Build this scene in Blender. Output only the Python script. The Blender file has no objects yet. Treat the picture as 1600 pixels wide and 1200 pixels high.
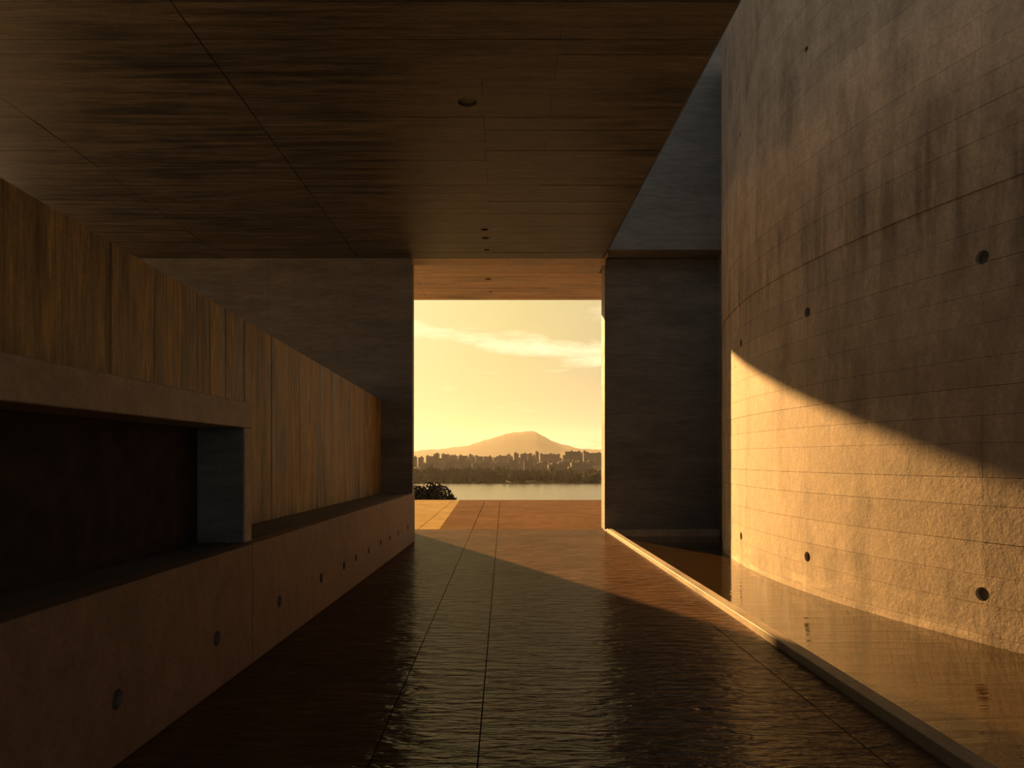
import bpy, bmesh, math, random
from mathutils import Vector, Matrix
random.seed(11)
S = bpy.context.scene
COL = S.collection

# ------------------------------------------------------------------ camera
F = 1067.0                                     # focal length in pixels of a 1600 px wide frame
E = 1.55                                       # eye height
cd = bpy.data.cameras.new('camera')
cam = bpy.data.objects.new('camera', cd); COL.objects.link(cam)
cam.location = (0, 0, E); cam.rotation_euler = (math.pi / 2, 0, 0)
cd.sensor_width = 36.0; cd.lens = F / 1600 * 36.0
cd.shift_x = 13 / 1600; cd.shift_y = 116 / 1600
cd.clip_start = 0.05; cd.clip_end = 30000
S.camera = cam

# ------------------------------------------------------------------ exposure
vs = S.view_settings
vs.view_transform = 'Standard'; vs.look = 'None'; vs.gamma = 1.0
vs.exposure = 0.0
vs.use_curve_mapping = False

# ------------------------------------------------------------------ sun
SUN_M = 0.49                                   # sideways drift per metre of depth
SUN_K = 0.362                                  # drop per metre of depth
sdir = Vector((SUN_M, -1.0, -SUN_K)).normalized()      # the way the light travels
sl = bpy.data.lights.new('sun', 'SUN'); sl.energy = 17.0; sl.color = (1.0, 0.55, 0.185); sl.angle = math.radians(1.1)
so = bpy.data.objects.new('sun', sl); COL.objects.link(so)
so.rotation_euler = sdir.to_track_quat('-Z', 'Y').to_euler(); so.location = (-40, 90, 40)

# ------------------------------------------------------------------ sky
W = bpy.data.worlds.new('evening_sky'); S.world = W; W.use_nodes = True
wt = W.node_tree; wt.nodes.clear()
def wn(t, **k):
    n = wt.nodes.new(t)
    for a, b in k.items(): setattr(n, a, b)
    return n
def wmath(op, a, b=None, c=None):
    n = wn('ShaderNodeMath', operation=op)
    for i, v in enumerate((a, b, c)):
        if v is None: continue
        if isinstance(v, (int, float)): n.inputs[i].default_value = v
        else: wt.links.new(v, n.inputs[i])
    return n.outputs[0]
tc = wn('ShaderNodeTexCoord')
dv = wn('ShaderNodeVectorMath', operation='DOT_PRODUCT'); dv.inputs[1].default_value = -sdir
wt.links.new(tc.outputs['Generated'], dv.inputs[0])
half = wmath('MULTIPLY_ADD', dv.outputs['Value'], 0.5, 0.5)
ramp = wn('ShaderNodeValToRGB')
stops = [(0.0, (0.37, 0.357, 0.34)), (0.50, (0.36, 0.348, 0.33)), (0.70, (0.36, 0.338, 0.295)), (0.84, (0.46, 0.41, 0.28)),
         (0.905, (0.60, 0.51, 0.28)), (0.945, (0.76, 0.64, 0.28)), (0.975, (0.87, 0.78, 0.36)), (1.0, (1.15, 1.06, 0.62))]
el = ramp.color_ramp.elements
while len(el) < len(stops): el.new(0.5)
for e_, (p, c) in zip(el, stops): e_.position = p; e_.color = (*c, 1)
wt.links.new(half, ramp.inputs[0])
# long wisps of cloud, pulled out along the horizon, and one thicker streak low in the west
mp = wn('ShaderNodeMapping'); mp.inputs['Scale'].default_value = (5.5, 5.5, 26.0); mp.inputs['Rotation'].default_value = (0, 0.12, 0)
mp.inputs['Location'].default_value = (0.35, 0.2, -0.55)
wt.links.new(tc.outputs['Generated'], mp.inputs[0])
n1 = wn('ShaderNodeTexNoise'); n1.inputs['Scale'].default_value = 1.0; n1.inputs['Detail'].default_value = 9; n1.inputs['Roughness'].default_value = 0.62; n1.inputs['Distortion'].default_value = 0.3
wt.links.new(mp.outputs[0], n1.inputs['Vector'])
sx_ = wn('ShaderNodeSeparateXYZ'); wt.links.new(tc.outputs['Generated'], sx_.inputs[0])
off = wmath('SUBTRACT', wmath('MULTIPLY_ADD', sx_.outputs[0], 0.115, sx_.outputs[2]), 0.166)     # height above the streak's axis
band = wmath('POWER', 2.718, wmath('MULTIPLY', wmath('MULTIPLY', off, off), -2600.0))
lift = wmath('MULTIPLY_ADD', band, 0.25, n1.outputs['Fac'])
cr = wn('ShaderNodeValToRGB'); cr.color_ramp.elements[0].position = 0.58; cr.color_ramp.elements[1].position = 0.76
wt.links.new(lift, cr.inputs[0])
near = wmath('POWER', half, 5.0)
cl = wmath('MULTIPLY', wmath('MULTIPLY', cr.outputs[0], near), 1.0)
mix = wn('ShaderNodeMix', data_type='RGBA'); mix.inputs[7].default_value = (1.30, 1.16, 0.72, 1)
wt.links.new(cl, mix.inputs[0]); wt.links.new(ramp.outputs[0], mix.inputs[6])
bg = wn('ShaderNodeBackground'); bg.inputs[1].default_value = 1.0
wt.links.new(mix.outputs[2], bg.inputs[0])
wo = wn('ShaderNodeOutputWorld'); wt.links.new(bg.outputs[0], wo.inputs[0])

# ------------------------------------------------------------------ materials
class NT:
    def __init__(s, name):
        s.m = bpy.data.materials.new(name); s.m.use_nodes = True; s.t = s.m.node_tree; s.t.nodes.clear()
        s.out = s.n('ShaderNodeOutputMaterial'); s.b = s.n('ShaderNodeBsdfPrincipled'); s.l(s.b.outputs[0], s.out.inputs[0])
        g = s.n('ShaderNodeNewGeometry'); s.pos = g.outputs['Position']
    def n(s, t, **k):
        n = s.t.nodes.new(t)
        for a, b in k.items(): setattr(n, a, b)
        return n
    def l(s, a, b): s.t.links.new(a, b)
    def mapped(s, scale, loc=(0, 0, 0)):
        m = s.n('ShaderNodeMapping'); m.inputs['Scale'].default_value = scale; m.inputs['Location'].default_value = loc
        s.l(s.pos, m.inputs[0]); return m.outputs[0]
    def noise(s, scale, detail=4, rough=0.55, loc=(0, 0, 0), dist=0.0):
        if isinstance(scale, (int, float)): scale = (scale,) * 3
        n = s.n('ShaderNodeTexNoise'); n.inputs['Scale'].default_value = 1.0; n.inputs['Detail'].default_value = detail
        n.inputs['Roughness'].default_value = rough; n.inputs['Distortion'].default_value = dist
        s.l(s.mapped(scale, loc), n.inputs['Vector']); return n.outputs['Fac']
    def rng(s, v, a, b, c, d):
        n = s.n('ShaderNodeMapRange'); n.inputs[1].default_value = a; n.inputs[2].default_value = b
        n.inputs[3].default_value = c; n.inputs[4].default_value = d; s.l(v, n.inputs[0]); return n.outputs[0]
    def math(s, op, a, b):
        n = s.n('ShaderNodeMath', operation=op)
        for i, v in enumerate((a, b)):
            if isinstance(v, (int, float)): n.inputs[i].default_value = v
            else: s.l(v, n.inputs[i])
        return n.outputs[0]
    def mix(s, f, a, b):
        n = s.n('ShaderNodeMix', data_type='RGBA')
        for i, v in ((0, f), (6, a), (7, b)):
            if isinstance(v, tuple): n.inputs[i].default_value = (*v, 1)
            elif isinstance(v, (int, float)): n.inputs[i].default_value = v
            else: s.l(v, n.inputs[i])
        return n.outputs[2]
    def scale(s, col, v):
        n = s.n('ShaderNodeVectorMath', operation='SCALE'); s.l(col, n.inputs[0])
        if isinstance(v, (int, float)): n.inputs['Scale'].default_value = v
        else: s.l(v, n.inputs['Scale'])
        return n.outputs[0]
    def bump(s, h, strength, dist, prev=None):
        n = s.n('ShaderNodeBump'); n.inputs['Strength'].default_value = strength; n.inputs['Distance'].default_value = dist
        s.l(h, n.inputs['Height'])
        if prev is not None: s.l(prev, n.inputs['Normal'])
        return n.outputs[0]

def concrete(name, light, dark, stain, streak, streak_amt=0.35, patch=0.5, patch_scale=(0.5, 0.5, 0.5), rough=0.75, bump=0.5, spec=0.3, tone=0.12, gb=0.5, drips=0.0):
    """board-marked concrete: streak = noise scale per axis (small along the grain)"""
    t = NT(name)
    big = t.noise(patch_scale, 5, 0.6)
    st = t.noise(streak, 5, 0.65)
    fine = t.noise(38, 4, 0.6)
    grain = t.noise(tuple(v * 5 for v in streak), 3, 0.6, (3, 1, 2))
    c = t.mix(t.rng(st, 0.32, 0.68, 0, 1), dark, light)
    c = t.mix(t.math('MULTIPLY', t.rng(big, 0.50, 0.66, 0, patch), t.rng(st, 0.40, 0.60, 1, 0.3)), c, stain)
    sp = t.rng(grain, 0.3, 0.7, 1 - streak_amt, 1 + streak_amt)
    sp = t.math('MULTIPLY', sp, t.rng(fine, 0.3, 0.7, 0.86, 1.14))
    if drips:                                                  # run-off stains below and above the pour seam, caustic light painted in as pale streaks near the water
        z = t.n('ShaderNodeSeparateXYZ'); t.l(t.pos, z.inputs[0]); z = z.outputs[2]
        zone = t.math('MULTIPLY', t.rng(z, 3.0, 4.0, 0, 1), t.rng(z, 4.1, 5.2, 1, 0))
        dn = t.rng(t.noise((4.5, 4.5, 0.35), 4, 0.6, (2, 5, 1)), 0.50, 0.64, 0, 1)
        sp = t.math('MULTIPLY', sp, t.rng(t.math('MULTIPLY', zone, dn), 0, 1, 1, 1 - drips))
        caustic = t.math('MULTIPLY', t.rng(z, 0.0, 0.28, 1, 0), t.rng(t.noise((1.6, 1.6, 7.0), 4, 0.6, (1, 8, 3)), 0.50, 0.62, 0, 1))
        sp = t.math('MULTIPLY', sp, t.rng(caustic, 0, 1, 1, 1.35))
    oi = t.n('ShaderNodeObjectInfo')
    sp = t.math('MULTIPLY', sp, t.rng(oi.outputs['Random'], 0, 1, 1 - tone, 1 + tone))
    t.l(t.scale(c, sp), t.b.inputs['Base Color'])
    t.l(t.rng(st, 0.3, 0.7, rough - 0.15, rough + 0.1), t.b.inputs['Roughness'])
    t.b.inputs['Specular IOR Level'].default_value = spec
    vor = t.n('ShaderNodeTexVoronoi'); vor.inputs['Scale'].default_value = 11.0; t.l(t.mapped((1, 1, 1)), vor.inputs['Vector'])
    pits = t.rng(vor.outputs['Distance'], 0.0, 0.07, 0.0, 1.0)
    lump = t.noise(13, 5, 0.7, (7, 3, 1))
    b = t.bump(grain, bump * gb, 0.008)
    b = t.bump(lump, bump * 0.5, 0.010, b)
    b = t.bump(fine, bump * 0.5, 0.004, b)
    b = t.bump(pits, bump * 0.6, 0.006, b)
    t.l(b, t.b.inputs['Normal'])
    return t.m

M = {}
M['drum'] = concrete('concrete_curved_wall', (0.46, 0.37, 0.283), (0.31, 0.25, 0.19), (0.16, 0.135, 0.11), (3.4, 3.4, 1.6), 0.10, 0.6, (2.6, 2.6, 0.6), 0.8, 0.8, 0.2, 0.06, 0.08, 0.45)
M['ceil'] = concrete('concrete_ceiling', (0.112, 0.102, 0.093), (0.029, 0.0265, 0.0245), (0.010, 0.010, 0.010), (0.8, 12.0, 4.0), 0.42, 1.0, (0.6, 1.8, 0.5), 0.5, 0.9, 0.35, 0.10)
M['wall_l'] = concrete('concrete_low_wall', (0.49, 0.33, 0.13), (0.19, 0.128, 0.055), (0.035, 0.027, 0.02), (8.0, 8.0, 0.6), 0.40, 0.95, (3.0, 3.0, 0.45), 0.6, 0.9, 0.4, 0.05)
M['bench'] = concrete('concrete_bench', (0.27, 0.172, 0.120), (0.17, 0.110, 0.078), (0.07, 0.055, 0.045), (1.6, 1.6, 0.9), 0.12, 0.5, (0.8, 0.8, 0.6), 0.65, 0.5, 0.35, 0.03)
M['grey'] = concrete('concrete_end_walls', (0.19, 0.187, 0.168), (0.125, 0.124, 0.112), (0.07, 0.07, 0.063), (0.6, 0.6, 3.5), 0.14, 0.5, (0.5, 0.5, 0.6), 0.75, 0.5, 0.3, 0.03)
M['surround'] = concrete('concrete_surround', (0.46, 0.37, 0.28), (0.29, 0.23, 0.17), (0.10, 0.085, 0.07), (1.5, 1.5, 1.8), 0.12, 0.5, (0.9, 0.9, 0.9), 0.7, 0.5, 0.3, 0.03)
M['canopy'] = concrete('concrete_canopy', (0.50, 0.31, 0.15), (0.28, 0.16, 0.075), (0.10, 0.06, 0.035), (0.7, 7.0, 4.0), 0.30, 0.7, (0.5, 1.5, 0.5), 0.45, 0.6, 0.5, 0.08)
M['curb'] = concrete('concrete_curb', (0.44, 0.36, 0.27), (0.30, 0.235, 0.17), (0.16, 0.13, 0.10), (2.0, 0.8, 2.0), 0.14, 0.5, (1.2, 0.8, 1.2), 0.65, 0.5, 0.35, 0.06)

def floor_mat(name, light, dark, rough, bstr, wet):
    t = NT(name)
    rip = t.noise((3.6, 15.0, 3.0), 2.5, 0.55, (0, 0, 0), 0.6)
    rip2 = t.noise((8.0, 45.0, 8.0), 3, 0.6, (4, 2, 0), 0.4)
    big = t.noise((0.7, 0.9, 0.7), 4, 0.6)
    c = t.mix(t.rng(big, 0.35, 0.65, 0, 1), dark, light)
    c = t.scale(c, t.math('MULTIPLY', t.rng(rip, 0.3, 0.7, 0.70, 1.30), t.rng(rip2, 0.3, 0.7, 0.82, 1.18)))
    oi = t.n('ShaderNodeObjectInfo')
    t.l(t.scale(c, t.rng(oi.outputs['Random'], 0, 1, 0.95, 1.05)), t.b.inputs['Base Color'])
    t.l(t.rng(big, 0.35, 0.65, rough, rough + 0.08), t.b.inputs['Roughness'])
    t.b.inputs['Specular IOR Level'].default_value = 0.0
    b = t.bump(rip, bstr, 0.030); b = t.bump(rip2, bstr * 0.8, 0.009, b)
    t.l(b, t.b.inputs['Normal'])
    gl = t.n('ShaderNodeBsdfGlossy'); gl.inputs['Roughness'].default_value = rough; gl.inputs['Color'].default_value = (1, 1, 1, 1); t.l(b, gl.inputs['Normal'])
    mx = t.n('ShaderNodeMixShader'); mx.inputs[0].default_value = wet
    t.l(t.b.outputs[0], mx.inputs[1]); t.l(gl.outputs[0], mx.inputs[2]); t.l(mx.outputs[0], t.out.inputs[0])
    return t.m
M['floor'] = floor_mat('wet_grooved_concrete', (0.095, 0.054, 0.033), (0.064, 0.037, 0.024), 0.13, 1.0, 0.085)
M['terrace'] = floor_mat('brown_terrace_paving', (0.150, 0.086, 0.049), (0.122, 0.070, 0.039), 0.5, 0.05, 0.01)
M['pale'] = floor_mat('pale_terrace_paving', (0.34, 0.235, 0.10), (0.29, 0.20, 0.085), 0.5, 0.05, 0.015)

def plain(name, col, rough, spec=0.4, var=0.25, sc=6.0):
    t = NT(name); n = t.noise(sc, 3)
    base = t.n('ShaderNodeRGB'); base.outputs[0].default_value = (*col, 1)
    t.l(t.scale(base.outputs[0], t.rng(n, 0.3, 0.7, 1 - var, 1 + var)), t.b.inputs['Base Color'])
    t.b.inputs['Roughness'].default_value = rough; t.b.inputs['Specular IOR Level'].default_value = spec
    return t.m
M['panel'] = plain('dark_bronze_panel', (0.05, 0.040, 0.030), 0.9, 0.03)
M['plug'] = plain('tie_hole_plug', (0.13, 0.13, 0.115), 0.85, 0.2, 0.2, 30)
M['seam'] = plain('joint_mortar', (0.035, 0.028, 0.022), 0.95, 0.1)
M['basin'] = plain('pool_basin', (0.06, 0.055, 0.03), 0.8)
M['earth'] = plain('bank_earth', (0.06, 0.05, 0.025), 0.95, 0.1, 0.3, 0.5)
M['leaf'] = plain('shrub_leaves', (0.045, 0.032, 0.012), 0.7, 0.2, 0.35, 3.0)
M['bark'] = plain('shrub_bark', (0.06, 0.045, 0.03), 0.9, 0.1)
M['wood_far'] = plain('far_woods', (0.030, 0.024, 0.012), 0.95, 0.05, 0.4, 0.1)
M['town'] = plain('town_walls', (0.15, 0.12, 0.10), 0.9, 0.1, 0.2, 0.02)
M['town_roof'] = plain('town_roofs', (0.11, 0.085, 0.07), 0.9, 0.1, 0.2, 0.05)
M['rock'] = plain('mountain_slopes', (0.07, 0.06, 0.035), 0.95, 0.05, 0.2, 0.004)

def water_mat(name, col, rough, sc, bstr, bd, ior, spec=0.5):
    t = NT(name)
    a = t.noise(sc, 3, 0.5, (0, 0, 0), 0.4)
    b = t.noise(tuple(v * 3.1 for v in sc), 2, 0.5, (5, 3, 0), 0.2)
    t.b.inputs['Base Color'].default_value = (*col, 1); t.b.inputs['Roughness'].default_value = rough
    t.b.inputs['IOR'].default_value = ior; t.b.inputs['Specular IOR Level'].default_value = spec
    x = t.bump(a, bstr, bd); x = t.bump(b, bstr * 0.6, bd * 0.35, x); t.l(x, t.b.inputs['Normal'])
    return t.m
M['pool'] = water_mat('pool_water', (0.032, 0.018, 0.005), 0.015, (0.9, 5.0, 1.0), 0.17, 0.05, 1.9)
M['lake'] = water_mat('lake_water', (0.05, 0.042, 0.028), 0.25, (0.02, 0.12, 0.1), 0.22, 2.0, 1.7)

# ------------------------------------------------------------------ helpers
def link(name, me, mat=None, parent=None):
    o = bpy.data.objects.new(name, me); COL.objects.link(o)
    if mat is not None and me is not None and not me.materials: me.materials.append(mat)
    if parent is not None:
        o.parent = parent; o.matrix_parent_inverse = Matrix.Translation(-Vector(parent.location))
    return o
def tag(o, label=None, cat=None, group=None, kind=None):
    if label: o['label'] = label
    if cat: o['category'] = cat
    if group: o['group'] = group
    if kind: o['kind'] = kind
    return o
def empty(name, loc):
    o = bpy.data.objects.new(name, None); COL.objects.link(o); o.location = loc; o.empty_display_size = 0.2
    return o
def poly_mesh(name, vs_, fs):
    me = bpy.data.meshes.new(name); me.from_pydata([tuple(v) for v in vs_], [], fs); me.update()
    bm = bmesh.new(); bm.from_mesh(me); bmesh.ops.recalc_face_normals(bm, faces=bm.faces); bm.to_mesh(me); bm.free()
    return me
HEX = [(0, 3, 2, 1), (4, 5, 6, 7), (0, 1, 5, 4), (1, 2, 6, 5), (2, 3, 7, 6), (3, 0, 4, 7)]
def box(name, x0, x1, y0, y1, z0, z1, mat, parent=None, bevel=0.0):
    return hexa(name, [(x0, y0, z0), (x1, y0, z0), (x1, y1, z0), (x0, y1, z0), (x0, y0, z1), (x1, y0, z1), (x1, y1, z1), (x0, y1, z1)], mat, parent, bevel)
def hexa(name, v8, mat, parent=None, bevel=0.0):
    me = poly_mesh(name, v8, HEX)
    if bevel: bevel_mesh(me, bevel)
    return link(name, me, mat, parent)
def bevel_mesh(me, w):
    bm = bmesh.new(); bm.from_mesh(me)
    bmesh.ops.bevel(bm, geom=list(bm.edges), offset=w, segments=1, affect='EDGES'); bm.to_mesh(me); bm.free()
def prism(name, pts, z0, z1, mat, parent=None):
    """plan polygon extruded from z0 to z1"""
    n = len(pts)
    v = [(x, y, z0) for x, y in pts] + [(x, y, z1) for x, y in pts]
    f = [tuple(range(n))[::-1], tuple(range(n, 2 * n))] + [(i, (i + 1) % n, n + (i + 1) % n, n + i) for i in range(n)]
    return link(name, poly_mesh(name, v, f), mat, parent)
def cyl_mesh(p, axis, r, depth, seg=20):
    """solid cylinder centred at p along axis"""
    bm = bmesh.new(); bmesh.ops.create_cone(bm, cap_ends=True, segments=seg, radius1=r, radius2=r, depth=depth)
    q = Vector(axis).to_track_quat('Z', 'Y'); bm.transform(Matrix.Translation(p) @ q.to_matrix().to_4x4())
    me = bpy.data.meshes.new('tie_hole'); bm.to_mesh(me); bm.free(); return me
def drill(objs, holes):
    """cut real round holes; holes = (point on the surface, outward axis, radius, depth)"""
    for o in objs:
        bb = [Vector(v.co) for v in o.data.vertices]
        lo = Vector((min(v[i] for v in bb) for i in range(3))); hi = Vector((max(v[i] for v in bb) for i in range(3)))
        for (p, ax, r, dp) in holes:
            if any(p[i] + r + 0.02 < lo[i] or p[i] - r - 0.02 > hi[i] for i in range(3)): continue
            cu = bpy.data.objects.new('cutter', cyl_mesh(p, ax, r, dp * 2, 24)); COL.objects.link(cu)
            md = o.modifiers.new('hole', 'BOOLEAN'); md.object = cu; md.operation = 'DIFFERENCE'; md.solver = 'EXACT'
            bpy.context.view_layer.update()
            me = bpy.data.meshes.new_from_object(o.evaluated_get(bpy.context.evaluated_depsgraph_get()))
            o.modifiers.clear()
            if len(me.polygons) > 5: o.data = me
            bpy.data.objects.remove(cu)
def plugs(holes, parent, hosts=None):
    for (p, ax, r, dp) in holes:
        par = parent
        if hosts:                                              # the plug belongs to the panel it sits in
            for h in hosts:
                ys_ = [v.co.y for v in h.data.vertices]
                if min(ys_) <= p.y <= max(ys_): par = h
        link('tie_hole', cyl_mesh(p - Vector(ax) * (dp - 0.008), ax, r * 0.985, 0.02, 20), M['plug'], par)

# ------------------------------------------------------------------ floor
fl = empty('floor', (0, 5, 0)); tag(fl, 'dark wet grooved concrete floor of the passage', 'floor', kind='structure')
G = 0.004
xj = [-2.05, -0.682, -0.132, 1.940, 2.24]
for a, b in zip(xj, xj[1:]):
    box('slab', a + G, b - G, -6, 14.9, -0.20, 0.0, M['floor'], fl)
box('bedding', -2.5, 2.23, -6, 14.9, -0.30, -0.015, M['seam'], fl)
# terrace outside: brown slabs, paler in colour left of a slanting line
te = empty('terrace', (0, 20, 0)); tag(te, 'sunlit paved terrace beyond the opening, brown slabs, paler on the left', 'terrace', kind='structure')
rows = [14.906, 16.1, 17.6, 19.2, 21.0, 23.0, 25.4]
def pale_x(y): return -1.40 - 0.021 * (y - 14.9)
cols = [-0.68, -0.132, 2.19, 4.6, 7.0, 10.0]
for y0, y1 in zip(rows, rows[1:]):
    ya, yb = y0 + 0.004, y1 - 0.004
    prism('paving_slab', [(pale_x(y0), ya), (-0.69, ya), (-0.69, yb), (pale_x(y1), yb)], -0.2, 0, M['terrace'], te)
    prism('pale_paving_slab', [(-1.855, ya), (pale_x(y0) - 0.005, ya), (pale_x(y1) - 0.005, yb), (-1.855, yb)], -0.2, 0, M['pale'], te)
    for a, b in zip([-10, -7.5, -4.8], [-7.5, -4.8, -1.865]):
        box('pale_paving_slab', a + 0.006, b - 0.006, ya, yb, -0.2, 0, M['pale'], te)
    for a, b in zip(cols, cols[1:]):
        box('paving_slab', a + 0.006, b - 0.006, ya, yb, -0.2, 0, M['terrace'], te)
box('bedding', -10, 10, 14.9, 25.38, -0.6, -0.015, M['seam'], te)

# ------------------------------------------------------------------ ceiling
ZC = 5.28
ce = empty('ceiling', (-3, 5, ZC)); tag(ce, 'dark board-marked concrete ceiling with long joints', 'ceiling', kind='structure')
def ceil_x(y): return 1.985 - 0.0098 * (y - 3.5)      # right edge of the slab
yb = [-6.0]
while yb[-1] < 4.6: yb.append(yb[-1] + random.uniform(0.30, 0.5))
yb = [y for y in yb if y < 5.0] + [5.30, 5.58, 5.87, 6.09, 6.31, 6.70, 7.02, 7.48, 7.77, 8.05, 8.29, 8.56, 8.80, 9.12, 9.34, 9.62, 9.93, 10.2, 10.42, 10.72, 11.0, 11.3, 11.62, 11.85, 12.12, 12.4, 12.75]
xc = [-9.0, -7.7, -5.20, -2.72]
cboards = []
for y0, y1 in zip(yb, yb[1:]):
    g = random.uniform(0.0012, 0.003)
    for a, b in zip(xc, xc[1:]):
        dz = random.uniform(0, 0.005)
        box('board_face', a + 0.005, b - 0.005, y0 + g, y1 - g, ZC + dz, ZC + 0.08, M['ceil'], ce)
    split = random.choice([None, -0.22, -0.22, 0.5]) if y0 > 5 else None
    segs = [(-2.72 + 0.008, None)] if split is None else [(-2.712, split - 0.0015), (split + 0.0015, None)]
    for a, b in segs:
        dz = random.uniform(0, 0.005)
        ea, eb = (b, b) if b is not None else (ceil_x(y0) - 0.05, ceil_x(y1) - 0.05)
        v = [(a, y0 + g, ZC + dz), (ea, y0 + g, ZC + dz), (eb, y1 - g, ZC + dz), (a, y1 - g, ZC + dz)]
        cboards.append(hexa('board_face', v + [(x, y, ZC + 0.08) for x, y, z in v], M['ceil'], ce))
prism('slab_core', [(-9.0, -6), (ceil_x(-6), -6), (ceil_x(12.75), 12.75), (-9.0, 12.75)], ZC + 0.07, ZC + 0.55, M['ceil'], ce)
# rounded-over right arris of the slab
hexa('slab_edge', [(ceil_x(-6) - 0.052, -6, ZC + 0.004), (ceil_x(-6), -6, ZC + 0.055), (ceil_x(12.75), 12.75, ZC + 0.055), (ceil_x(12.75) - 0.052, 12.75, ZC + 0.004),
                   (ceil_x(-6) - 0.052, -6, ZC + 0.3), (ceil_x(-6), -6, ZC + 0.3), (ceil_x(12.75), 12.75, ZC + 0.3), (ceil_x(12.75) - 0.052, 12.75, ZC + 0.3)], M['ceil'], ce)
UP = Vector((0, 0, -1))
ch = [(Vector((-0.38, 7.16, ZC)), UP, 0.10, 0.05), (Vector((-0.31, 11.15, ZC)), UP, 0.06, 0.05), (Vector((-0.31, 11.57, ZC)), UP, 0.065, 0.05), (Vector((-0.30, 12.25, ZC)), UP, 0.05, 0.05)]
drill(cboards, ch); plugs(ch, ce)
# lintel over the opening and the canopy beyond it
li = empty('trim_1', (0.1, 13, ZC)); tag(li, 'concrete lintel at the head of the opening', 'lintel', kind='structure')
prism('lintel_beam', [(-1.9, 12.755), (ceil_x(12.75), 12.755), (1.97, 13.2), (-1.9, 13.2)], ZC, ZC + 0.6, M['canopy'], li)
ZK = 5.72
ca = empty('canopy', (0, 15.6, ZK)); tag(ca, 'board-marked concrete canopy projecting over the terrace, warm lit underside', 'canopy', kind='structure')
ky = [13.2, 14.1, 14.75, 15.05, 15.4, 15.72, 16.1, 16.4, 16.75, 17.1, 17.4, 17.72, 18.0]
kb = []
for y0, y1 in zip(ky, ky[1:]):
    for a, b in ((-6, -2.02), (-2.015, 2.0 if y1 < 14.2 else 2.15 if y1 < 15.45 else 3.4)):
        dz = random.uniform(0, 0.006) if y1 < 18 else 0
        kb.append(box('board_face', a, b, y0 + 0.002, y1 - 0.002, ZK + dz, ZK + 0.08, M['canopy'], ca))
box('slab_core', -6, 2.0, 13.2, 15.4, ZK + 0.07, ZK + 0.4, M['canopy'], ca); box('slab_core', -6, 3.4, 15.4, 18.0, ZK + 0.07, ZK + 0.4, M['canopy'], ca)
kh = [(Vector((-0.36, 15.88, ZK)), UP, 0.075, 0.05), (Vector((-0.33, 17.1, ZK)), UP, 0.05, 0.05)]
drill(kb, kh); plugs(kh, ca)

# ------------------------------------------------------------------ end walls
wl = empty('wall_end_left', (-5, 12.75, 0)); tag(wl, 'dark grey end wall to the left of the opening', 'wall', kind='structure')
for i, (z0, z1) in enumerate(zip([-0.2, 1.3, 2.64, 4.0], [1.3, 2.64, 4.0, ZC + 0.4])):
    z0_, z1_ = z0 + 0.0015, z1 - 0.0015
    for a, b in (((-9.0, -9.0), (-4.4, -4.4)), ((-4.397, -4.397), (-1.705, -1.865))):
        v = [(a[0], 12.75, z0_), (b[0], 12.75, z0_), (b[1], 14.2, z0_), (a[1], 14.2, z0_)]
        hexa('wall_panel', v + [(x, y, z1_) for x, y, z in v], M['grey'], wl)
wr = empty('wall_end_right', (3.4, 14.6, 0)); tag(wr, 'dark grey end wall between the opening and the curved wall', 'wall', kind='structure')
for z0, z1 in zip([-0.4, 1.1, 2.5, 3.75, 4.85], [1.1, 2.5, 3.75, 4.85, 5.815]):
    hexa('wall_panel', [(2.16, 14.6, z0 + .0015), (7.0, 14.6, z0 + .0015), (7.0, 15.4, z0 + .0015), (2.205, 15.4, z0 + .0015),
                        (2.16, 14.6, z1 - .0015), (7.0, 14.6, z1 - .0015), (7.0, 15.4, z1 - .0015), (2.205, 15.4, z1 - .0015)], M['grey'], wr)
box('wall_panel', 4.56, 5.2, 13.2, 14.598, -0.4, 9.0, M['grey'], wr)
wu = empty('wall_upper', (0, 14.02, 5.82)); tag(wu, 'tall grey wall rising above the ceiling slab beside the skylight slot', 'wall', kind='structure')
for z0, z1 in zip([5.83, 7.4, 9.0, 10.6, 12.2], [7.4, 9.0, 10.6, 12.2, 14.0]):
    box('wall_panel', -9.5, 7.0, 14.02, 14.9, z0 + .001, z1 - .001, M['grey'], wu)

# ------------------------------------------------------------------ curved right wall
CX, CY, R = 14.65, 9.70, 11.0
def drum(phi, r=R): a = math.radians(phi); return CX - r * math.cos(a), CY + r * math.sin(a)
dw = empty('wall_right', (3.65, 9.7, 0)); tag(dw, 'tall curved board-marked concrete wall standing in the pool, lower half in sunlight', 'wall', kind='structure')
def arc(name, f0, f1, r0, r1, z0, z1, mat, parent, seg=8):
    v = []; f = []
    for i in range(seg + 1):
        p = f0 + (f1 - f0) * i / seg
        for r in (r0, r1):
            x, y = drum(p, r); v += [(x, y, z0), (x, y, z1)]
    for i in range(seg):
        a = i * 4; b = a + 4
        f += [(a, a + 1, b + 1, b), (a + 2, b + 2, b + 3, a + 3), (a + 1, a + 3, b + 3, b + 1), (a, b, b + 2, a + 2)]
    f += [(0, 2, 3, 1), (seg * 4, seg * 4 + 1, seg * 4 + 3, seg * 4 + 2)]
    o = link(name, poly_mesh(name, v, f), mat, parent)
    for p in o.data.polygons: p.use_smooth = abs(p.normal.z) < 0.5 and len(p.vertices) == 4
    me = o.data; bm = bmesh.new(); bm.from_mesh(me)
    for e in bm.edges:
        if len(e.link_faces) == 2 and e.calc_face_angle(0) > 0.6: e.smooth = False
    bm.to_mesh(me); bm.free()
    return o
fj = [24.0, 15.2, 4.75, -6.85, -19.2, -31.5, -44, -57, -75]
zz = [-0.30]
while zz[-1] < 9.2:
    zz.append(zz[-1] + random.uniform(0.24, 0.33))
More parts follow.
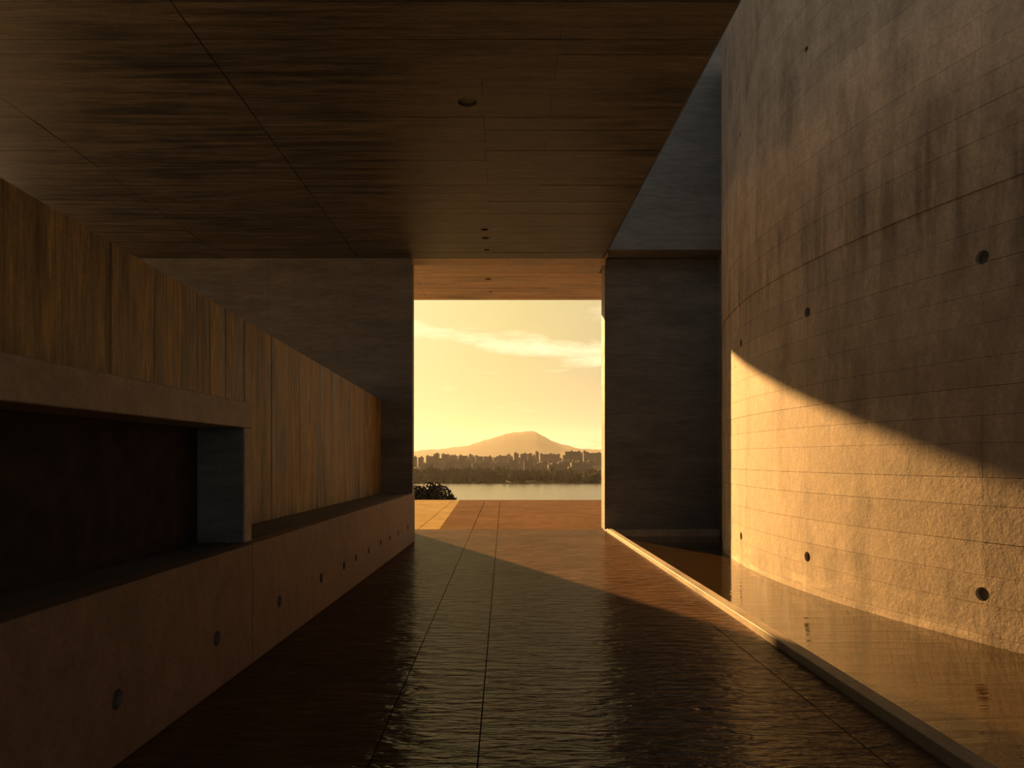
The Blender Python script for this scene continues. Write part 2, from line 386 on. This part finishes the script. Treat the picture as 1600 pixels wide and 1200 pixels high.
zz = [z for z in zz if abs(z - 3.95) > 0.13] + [3.95]; zz.sort()
dboards = []
for z0, z1 in zip(zz, zz[1:]):
    g = random.uniform(0.0008, 0.0022)
    for f0, f1 in zip(fj, fj[1:]):
        if f0 == 24.0 and z1 < 0.2: continue                      # low recess at the far foot of the wall
        rr = R + random.uniform(-0.0012, 0.0012) + (0.012 if z0 > 3.9 else 0)
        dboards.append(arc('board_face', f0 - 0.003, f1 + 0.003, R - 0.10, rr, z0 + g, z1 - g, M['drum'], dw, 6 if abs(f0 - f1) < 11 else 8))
arc('wall_core', 24, -75, R - 0.5, R - 0.09, -0.4, 9.0, M['drum'], dw, 40)
dh = []
for ph in (4.75, -6.85, -19.2, -31.5):
    for z, r in ((0.34, 0.062), (3.34, 0.062), (6.57, 0.035)):
        x, y = drum(ph); n = Vector((-math.cos(math.radians(ph)), math.sin(math.radians(ph)), 0))
        dh.append((Vector((x, y, z)), n, r, 0.06))
drill(dboards, dh); plugs(dh, dw)

# ------------------------------------------------------------------ pool
def curb_x(y): return 2.266 - 0.0088 * (y - 3.42)
cu = empty('pool_curb', (2.25, 7, 0)); tag(cu, 'low concrete curb along the pool edge, far length catching sun', 'curb')
cyj = [-4.0, -1.0, 1.5, 3.0, 4.55, 14.415]
for y0, y1 in zip(cyj, cyj[1:]):
    a, b = curb_x(y0), curb_x(y1)
    v = [(a, y0 + .002, -0.2), (a + 0.115, y0 + .002, -0.2), (b + 0.115, y1 - .002, -0.2), (b, y1 - .002, -0.2)]
    hexa('curb_stone', v + [(x, y, 0.062) for x, y, z in v], M['curb'], cu, 0.005)
bc = box('pool_end_curb', 2.16, 4.56, 14.42, 14.598, -0.4, 0.03, M['curb'], None, 0.006)
tag(bc, 'low shaded curb across the far end of the pool under the dark wall', 'curb')
ba = prism('pool_basin', [(2.3, -6), (12, -6), (12, 14.42), (2.3, 14.42)], -0.5, -0.35, M['basin']); tag(ba, 'dark floor of the shallow pool', 'pool', kind='structure')
wpts = [(curb_x(-4) + 0.11, -4)] + [drum(p, R - 0.05) for p in range(-74, 22, 4)] + [(4.55, 13.9), (4.55, 14.43), (curb_x(14.4) + 0.11, 14.43)]
me = bpy.data.meshes.new('pool_water'); bm = bmesh.new(); bm.faces.new([bm.verts.new((x, y, -0.10)) for x, y in wpts]); bmesh.ops.recalc_face_normals(bm, faces=bm.faces)
for f_ in bm.faces:
    if f_.normal.z < 0: f_.normal_flip()
bm.to_mesh(me); bm.free()
wa = link('pool_water', me, M['pool']); tag(wa, 'still rippled pool water mirroring the sunlit curved wall', 'water', kind='stuff')

# ------------------------------------------------------------------ left: low wall, bench, window surround
def face_x(y): return -2.30 - 0.0345 * (12.6 - y)          # face of the low wall
def top_z(y): return 2.64 + 0.040 * (12.75 - y)            # its sloping top
wlow = empty('wall_left', (-2.6, 7, 0)); tag(wlow, 'low wall of upright board-marked concrete with a sloping top', 'wall', kind='structure')
y = -4.0; prev = None
while y < 12.748:
    w = random.uniform(0.10, 0.17); y2 = min(y + w, 12.748)
    if 12.748 - y2 < 0.1: y2 = 12.748
    d = random.uniform(-0.005, 0.0); g = random.uniform(0.0006, 0.0016)
    a, b = face_x(y) + d, face_x(y2) + d
    v = [(a, y + g, 0), (a, y2 - g, 0), (a - 0.1, y2 - g, 0), (a - 0.1, y + g, 0)]
    v = [(face_x(p[1]) + d if i < 2 else face_x(p[1]) - 0.1, p[1], 0.2) for i, p in enumerate(v)]
    hexa('board_face', v + [(p[0], p[1], top_z(p[1])) for p in v], M['wall_l'], wlow)
    y = y2
v = [(face_x(-4) - 0.095, -4, -0.2), (face_x(12.74) - 0.095, 12.74, -0.2), (face_x(12.74) - 0.42, 12.74, -0.2), (face_x(-4) - 0.42, -4, -0.2)]
hexa('wall_core', v + [(p[0], p[1], top_z(p[1])) for p in v], M['wall_l'], wlow)

def bench_x(y): return -1.667 - 0.0314 * (12.53 - y)
be = empty('concrete_bench', (-2, 7, 0)); tag(be, 'long low concrete bench with round tie holes along the left wall', 'bench')
panels = []
byj = [-4.0, 1.4, 5.16, 12.748]
for y0, y1 in zip(byj, byj[1:]):
    a0, a1 = y0 + 0.002, y1 - 0.002
    v = [(bench_x(a0), a0, 0.0), (bench_x(a1), a1, 0.0), (bench_x(a1) - 0.14, a1, 0.0), (bench_x(a0) - 0.14, a0, 0.0)]
    panels.append(hexa('front_panel', v + [(p[0], p[1], 0.90) for p in v], M['bench'], be, 0.006))
v = [(bench_x(-4) - 0.141, -4, 0), (bench_x(12.74) - 0.141, 12.74, 0), (face_x(12.74) + 0.001, 12.74, 0), (face_x(-4) + 0.001, -4, 0)]
hexa('top_slab', v + [(p[0], p[1], 0.897) for p in v], M['grey'], be)
bh = []
for yy in (2.3, 3.45, 4.57, 5.73, 6.90, 7.77, 8.32, 9.0, 9.75, 10.4, 11.1, 12.0):
    bh.append((Vector((bench_x(yy), yy, 0.34 + random.uniform(-0.012, 0.012))), Vector((1, 0.03, 0)).normalized(), 0.050 if yy < 8 else 0.045, 0.045))
drill(panels, bh); plugs(bh, be, panels)

sx = lambda y: -1.985 - 0.022 * (5.38 - y)                 # face of the surround
su = empty('window_surround', (-2.2, 3, 0.9)); tag(su, 'projecting concrete frame around the dark recess, standing on the bench', 'frame')
def slantbox(name, y0, y1, d0, d1, z0, z1, mat, parent, bv=0.0):
    v = [(sx(y0) - d0, y0, z0), (sx(y1) - d0, y1, z0), (sx(y1) - d1, y1, z0), (sx(y0) - d1, y0, z0)]
    return hexa(name, v + [(p[0], p[1], z1) for p in v], mat, parent, bv)
slantbox('head', -3.0, 5.38, 0, 0.62, 1.785, 1.985, M['surround'], su, 0.006)
jb = slantbox('jamb', 5.245, 5.38, 0, 0.62, 0.901, 1.783, M['surround'], su, 0.004)
slantbox('reveal_lining', 5.235, 5.244, 0.012, 0.40, 0.901, 1.783, M['grey'], jb)
wi = slantbox('window_1', -3.0, 5.235, 0.36, 0.40, 0.901, 1.783, M['panel'], None); tag(wi, 'near-black panel closing the recess in the left wall', 'panel', kind='structure')

# ------------------------------------------------------------------ behind the camera and outside left
o = prism('sky_block_roof', [(2.06, -6), (13.2, -6), (13.2, 4.6), (2.06, 4.6)], ZC, ZC + 0.5, M['ceil']); tag(o, 'unseen roof slab added over the near end of the pool to cut sky light', 'ceiling', kind='structure')  # unseen slab, added to keep sky light off the near low wall
o = box('sky_block_wall', 11.6, 12.0, -6, -0.8, -0.4, 9.0, M['grey']); tag(o, 'unseen straight wall added behind the viewer to close off sky light', 'wall', kind='structure')  # unseen wall, added to shut out sky light from behind
o = box('light_stop_wall_left', -9.3, -9.0, -6.4, 0.5, -0.3, ZC + 0.5, M['grey']); tag(o, 'unseen wall added far left of the passage to limit side light', 'wall', kind='structure')  # unseen wall, added and cut to length for the light from the left
o = box('ground', -40, 40, -40, 14.2, -0.6, -0.52, M['curb']); tag(o, 'unseen ground behind the low wall, coloured pale to bounce light upward', 'ground', kind='structure')  # out of view, pale concrete chosen to bounce light onto the ceiling

# ------------------------------------------------------------------ bank below the terrace, lake, far shore
def grid_mesh(name, xs, ys, fz):
    v = [(x, y, fz(x, y)) for y in ys for x in xs]; n = len(xs)
    f = [(j * n + i, j * n + i + 1, (j + 1) * n + i + 1, (j + 1) * n + i) for j in range(len(ys) - 1) for i in range(n - 1)]
    me = bpy.data.meshes.new(name); me.from_pydata(v, [], f); me.update()
    for p in me.polygons: p.use_smooth = True
    return me
ZL = -25.0
o = link('bank', grid_mesh('bank', [-200 + 20 * i for i in range(21)], [25.3, 30, 35, 45, 60, 80, 110], lambda x, y: -0.8 - (y - 25.3) * 0.32 + 0.3 * math.sin(x * 0.31 + y)), M['earth'])
tag(o, 'earth bank falling from the terrace to the lake', 'bank', kind='structure')
o = link('lake', grid_mesh('lake', [-1500, -500, 0, 500, 1500], [60, 200, 400, 740], lambda x, y: ZL), M['lake'])
tag(o, 'calm golden lake beyond the terrace', 'lake', kind='stuff')
def land_z(x, y):
    t = (y - 727) / 500.0
    return ZL - 0.6 + 15 * min(1, max(0, t)) ** 0.8 + 1.2 * math.sin(x * 0.02 + y * 0.01)
o = link('far_shore', grid_mesh('far_shore', [-1600 + 80 * i for i in range(41)], [724, 735, 800, 900, 1000, 1100, 1250, 1600, 2500, 4500], land_z), M['wood_far'])
tag(o, 'low dark shore across the lake', 'shore', kind='structure')
# mountain
prof = [(-4000, 18), (-2500, 30), (-1400, 42), (-800, 52), (-652, 56), (-455, 72), (-330, 84), (-268, 95), (-150, 128), (-30, 168), (40, 184), (90, 192), (131, 197), (190, 202), (211, 202), (281, 168), (361, 128), (436, 100), (525, 77), (637, 67), (717, 62), (1000, 55), (1600, 40), (4000, 15)]
def ridge(x):
    for (a, h0), (b, h1) in zip(prof, prof[1:]):
        if a <= x <= b: return h0 + (h1 - h0) * (x - a) / (b - a)
    return 10
def mz(x, y):
    t = (y - 5000) / 900.0
    n = 2.2 * math.sin(x * 0.031) + 1.6 * math.sin(x * 0.083 + 1.0) + 0.9 * math.sin(x * 0.19)
    return ZL + (ridge(x) - ZL + n) * math.exp(-t * t * 1.4) - 6 * abs(math.sin(x * 0.012 + y * 0.004)) * (1 if t < -0.1 else 0)
mxs = [-4000, -3000, -2200] + [-1600 + 16 * i for i in range(200)] + [2200, 3000, 4000]
o = link('mountain', grid_mesh('mountain', mxs, [3600 + 140 * i for i in range(20)], mz), M['rock'])
tag(o, 'hazy mountain with one pointed summit beyond the town', 'mountain')
# woods on the far shore: too many and too hazy to count
rnd = random.Random(5)
ico = bmesh.new(); bmesh.ops.create_icosphere(ico, subdivisions=1, radius=1.0)
iv = [v.co.copy() for v in ico.verts]; ifc = [tuple(v.index for v in f.verts) for f in ico.faces]; ico.free()
V = []; Fc = []
for k in range(1500):
    x = rnd.uniform(-330, 330); yy = 728 + rnd.random() ** 1.6 * 190
    zb = land_z(x, yy); r = rnd.uniform(2.2, 4.6); h = rnd.uniform(7, 13) * (1.0 if yy < 800 else 0.7)
    o0 = len(V)
    for v in iv: V.append((x + v.x * r * rnd.uniform(.85, 1.15), yy + v.y * r, zb + h * 0.5 + v.z * h * 0.55 * rnd.uniform(.85, 1.15)))
    Fc += [tuple(i + o0 for i in f) for f in ifc]
me = bpy.data.meshes.new('woods'); me.from_pydata(V, [], Fc); me.update()
o = link('shore_woods', me, M['wood_far']); tag(o, 'dark band of woods along the far shore', 'trees', kind='stuff')
# town: every block its own building
def building_mesh(kind, rnd):
    v = []; f = []; mi = []
    def bx(x0, x1, y0, y1, z0, z1, m):
        o0 = len(v)
        v.extend([(x0, y0, z0), (x1, y0, z0), (x1, y1, z0), (x0, y1, z0), (x0, y0, z1), (x1, y0, z1), (x1, y1, z1), (x0, y1, z1)])
        f.extend([tuple(i + o0 for i in q) for q in HEX]); mi.extend([m] * 6)
    w, d, h = [(6, 9, 26), (9, 10, 18), (13, 12, 15), (8, 10, 21), (15, 12, 17), (7, 12, 13)][kind]
    bx(-w / 2, w / 2, -d / 2, d / 2, -8, h, 0)
    bx(-w / 2 - .4, w / 2 + .4, -d / 2 - .4, d / 2 + .4, h, h + 0.9, 1)
    k = [-.2, .25, -.3, .1, .3, -.1][kind] * w
    bx(k - 1.4, k + 1.4, -2, 2, h + .9, h + 3.0, 0)
    if kind in (1, 4): bx(-w / 2 - 4, -w / 2, -d / 2 + 1, d / 2, -8, h * .7, 0)
    if kind in (2, 3): bx(w / 2, w / 2 + 5, -d / 2 + 1, d / 2, -8, h * .62, 0)
    nfl = int(h / 3.2)
    for i in range(nfl):                                        # floor bands of windows
        bx(-w / 2 + .8, w / 2 - .8, -d / 2 - .25, -d / 2, i * 3.2 + 1.0, i * 3.2 + 2.3, 1)
    me = bpy.data.meshes.new('town_block'); me.from_pydata(v, [], f); me.update()
    me.materials.append(M['town']); me.materials.append(M['town_roof'])
    for p, m in zip(me.polygons, mi): p.material_index = m
    return me
kinds = [building_mesh(k, rnd) for k in range(6)]
# skyline heights read along the far shore (x at 1150 m, roof height)
sky = [(-146, 3.5, 1), (-137, 3.0, 3), (-126, 5.2, 2), (-113, 9.0, 3), (-103, 8.6, 2), (-90, 6.4, 1), (-77, 4.0, 5), (-66, 5.6, 2), (-54, 7.0, 0), (-42, 4.6, 2), (-28, 4.5, 4), (-14, 3.2, 1), (-2, 5.8, 2),
       (9, 8.0, 3), (20, 9.5, 5), (33, 9.0, 1), (45, 9.3, 3), (56, 12.0, 0), (70, 8.6, 2), (82, 9.0, 1), (95, 8.2, 2), (107, 12.5, 4), (121, 12.6, 4), (137, 13.0, 0), (150, 10.5, 2), (163, 11.0, 4), (178, 10.0, 1)]
sky += [(x + 5.5, z + rnd.uniform(-4.5, -0.5), rnd.randrange(6)) for x, z, k in sky[:-1]]
mid = [(rnd.uniform(-135, 150), None, rnd.randrange(6)) for _ in range(60)]
hk = [26, 18, 15, 21, 17, 13]
def town_block(x, yy, ztop, k, label, group):
    o = bpy.data.objects.new('town_block', kinds[k]); COL.objects.link(o)
    o.location = (x, yy, ztop - hk[k] - 0.9); o.rotation_euler = (0, 0, rnd.uniform(-0.15, 0.15)); o.scale = (rnd.uniform(.85, 1.1), 1, 1)
    tag(o, label, 'building', group)
for x, zt, k in sky:
    if x == 56: town_block(x, 1150, zt, k, 'slim tallest tower in the hazy skyline, just right of the mountain summit', None)
    elif x == 137: town_block(x, 1150, zt, k, 'slim tower rising at the right end of the hazy skyline', None)
    elif x == -113: town_block(x, 1150, zt, k, 'tall broad block standing highest at the left end of the skyline', None)
    else: town_block(x, [1115, 1132, 1168, 1185, 1205, 1225, 1245][sky.index((x, zt, k)) % 7] + (160 if sky.index((x, zt, k)) >= 27 else 0), zt, k, 'hazy flat-roofed block on the skyline of the town across the lake', 'blocks on the skyline')
for i, (x, _, k) in enumerate(mid):
    yy = 925 + 17 * (i % 9); xx = -135 + 285 * (i + rnd.random() * 0.8) / 60
    town_block(xx * yy / 1150, yy, rnd.uniform(-9, -1), k, 'hazy lower block on the wooded slope below the skyline', 'blocks on the slope')

# shrubs below the terrace edge
def shrub(cx, cy, cz, r, label, seed):
    rn = random.Random(seed)
    root = empty('shrub', (cx, cy, cz - 4.0)); tag(root, label, 'shrub', 'shrubs below the terrace')
    V = []; Fc = []
    lobes = [(0, 0, 0, 1.0)] + [(rn.uniform(-.75, .75), rn.uniform(-.6, .6), rn.uniform(-.5, .35), rn.uniform(.35, .55)) for _ in range(9)]
    for k in range(14000):
        lx, ly, lz, lr = rn.choice(lobes[1:] + lobes[:1] * 4)
        d = Vector((rn.gauss(0, 1), rn.gauss(0, 1), rn.gauss(0, 1))).normalized() * (lr * r * rn.random() ** 0.35 * 0.98)
        p = Vector((cx + lx * r, cy + ly * r, cz + lz * r)) + d
        if (p - Vector((cx, cy, cz))).length > r * 1.02: continue
        a = Vector((rn.gauss(0, 1), rn.gauss(0, 1), rn.gauss(0, 1))).normalized(); b = a.orthogonal().normalized(); s = rn.uniform(.06, .12)
        o0 = len(V); V += [p - a * s, p + b * s * .55, p + a * s, p - b * s * .55]; Fc.append((o0, o0 + 1, o0 + 2, o0 + 3))
    me = bpy.data.meshes.new('foliage'); me.from_pydata(V, [], Fc); me.update()
    o = link('foliage', me, M['leaf'], root); o['kind'] = 'stuff'
    for k in range(4):
        p0 = Vector((cx + rn.uniform(-.15, .15), cy, cz - 4.0)); p1 = Vector((cx + rn.uniform(-.6, .6) * r, cy + rn.uniform(-.4, .4), cz + .2 * r))
        bm = bmesh.new(); bmesh.ops.create_cone(bm, cap_ends=True, segments=7, radius1=.09, radius2=.025, depth=(p1 - p0).length)
        bm.transform(Matrix.Translation((p0 + p1) / 2) @ (p1 - p0).to_track_quat('Z', 'Y').to_matrix().to_4x4())
        me = bpy.data.meshes.new('stem'); bm.to_mesh(me); bm.free(); link('stem', me, M['bark'], root)
shrub(-3.72, 35, -1.05, 1.40, 'rounded dark shrub nearest the lake just below the terrace edge', 3)
shrub(-6.0, 38.2, -0.95, 1.5, 'dark shrub partly hidden by the left edge of the opening', 4)

# ------------------------------------------------------------------ evening haze over lake and town
hz = bpy.data.materials.new('evening_haze'); hz.use_nodes = True; ht = hz.node_tree; ht.nodes.clear()
ho = ht.nodes.new('ShaderNodeOutputMaterial'); hv = ht.nodes.new('ShaderNodeVolumeScatter')
hv.inputs['Color'].default_value = (0.95, 0.88, 0.75, 1); hv.inputs['Density'].default_value = 0.000065; hv.inputs['Anisotropy'].default_value = 0.3
ht.links.new(hv.outputs[0], ho.inputs['Volume'])
o = box('haze', -6000, 6000, 300, 9000, ZL - 30, 330, hz); tag(o, 'warm evening haze over the lake and town', 'haze', kind='stuff')
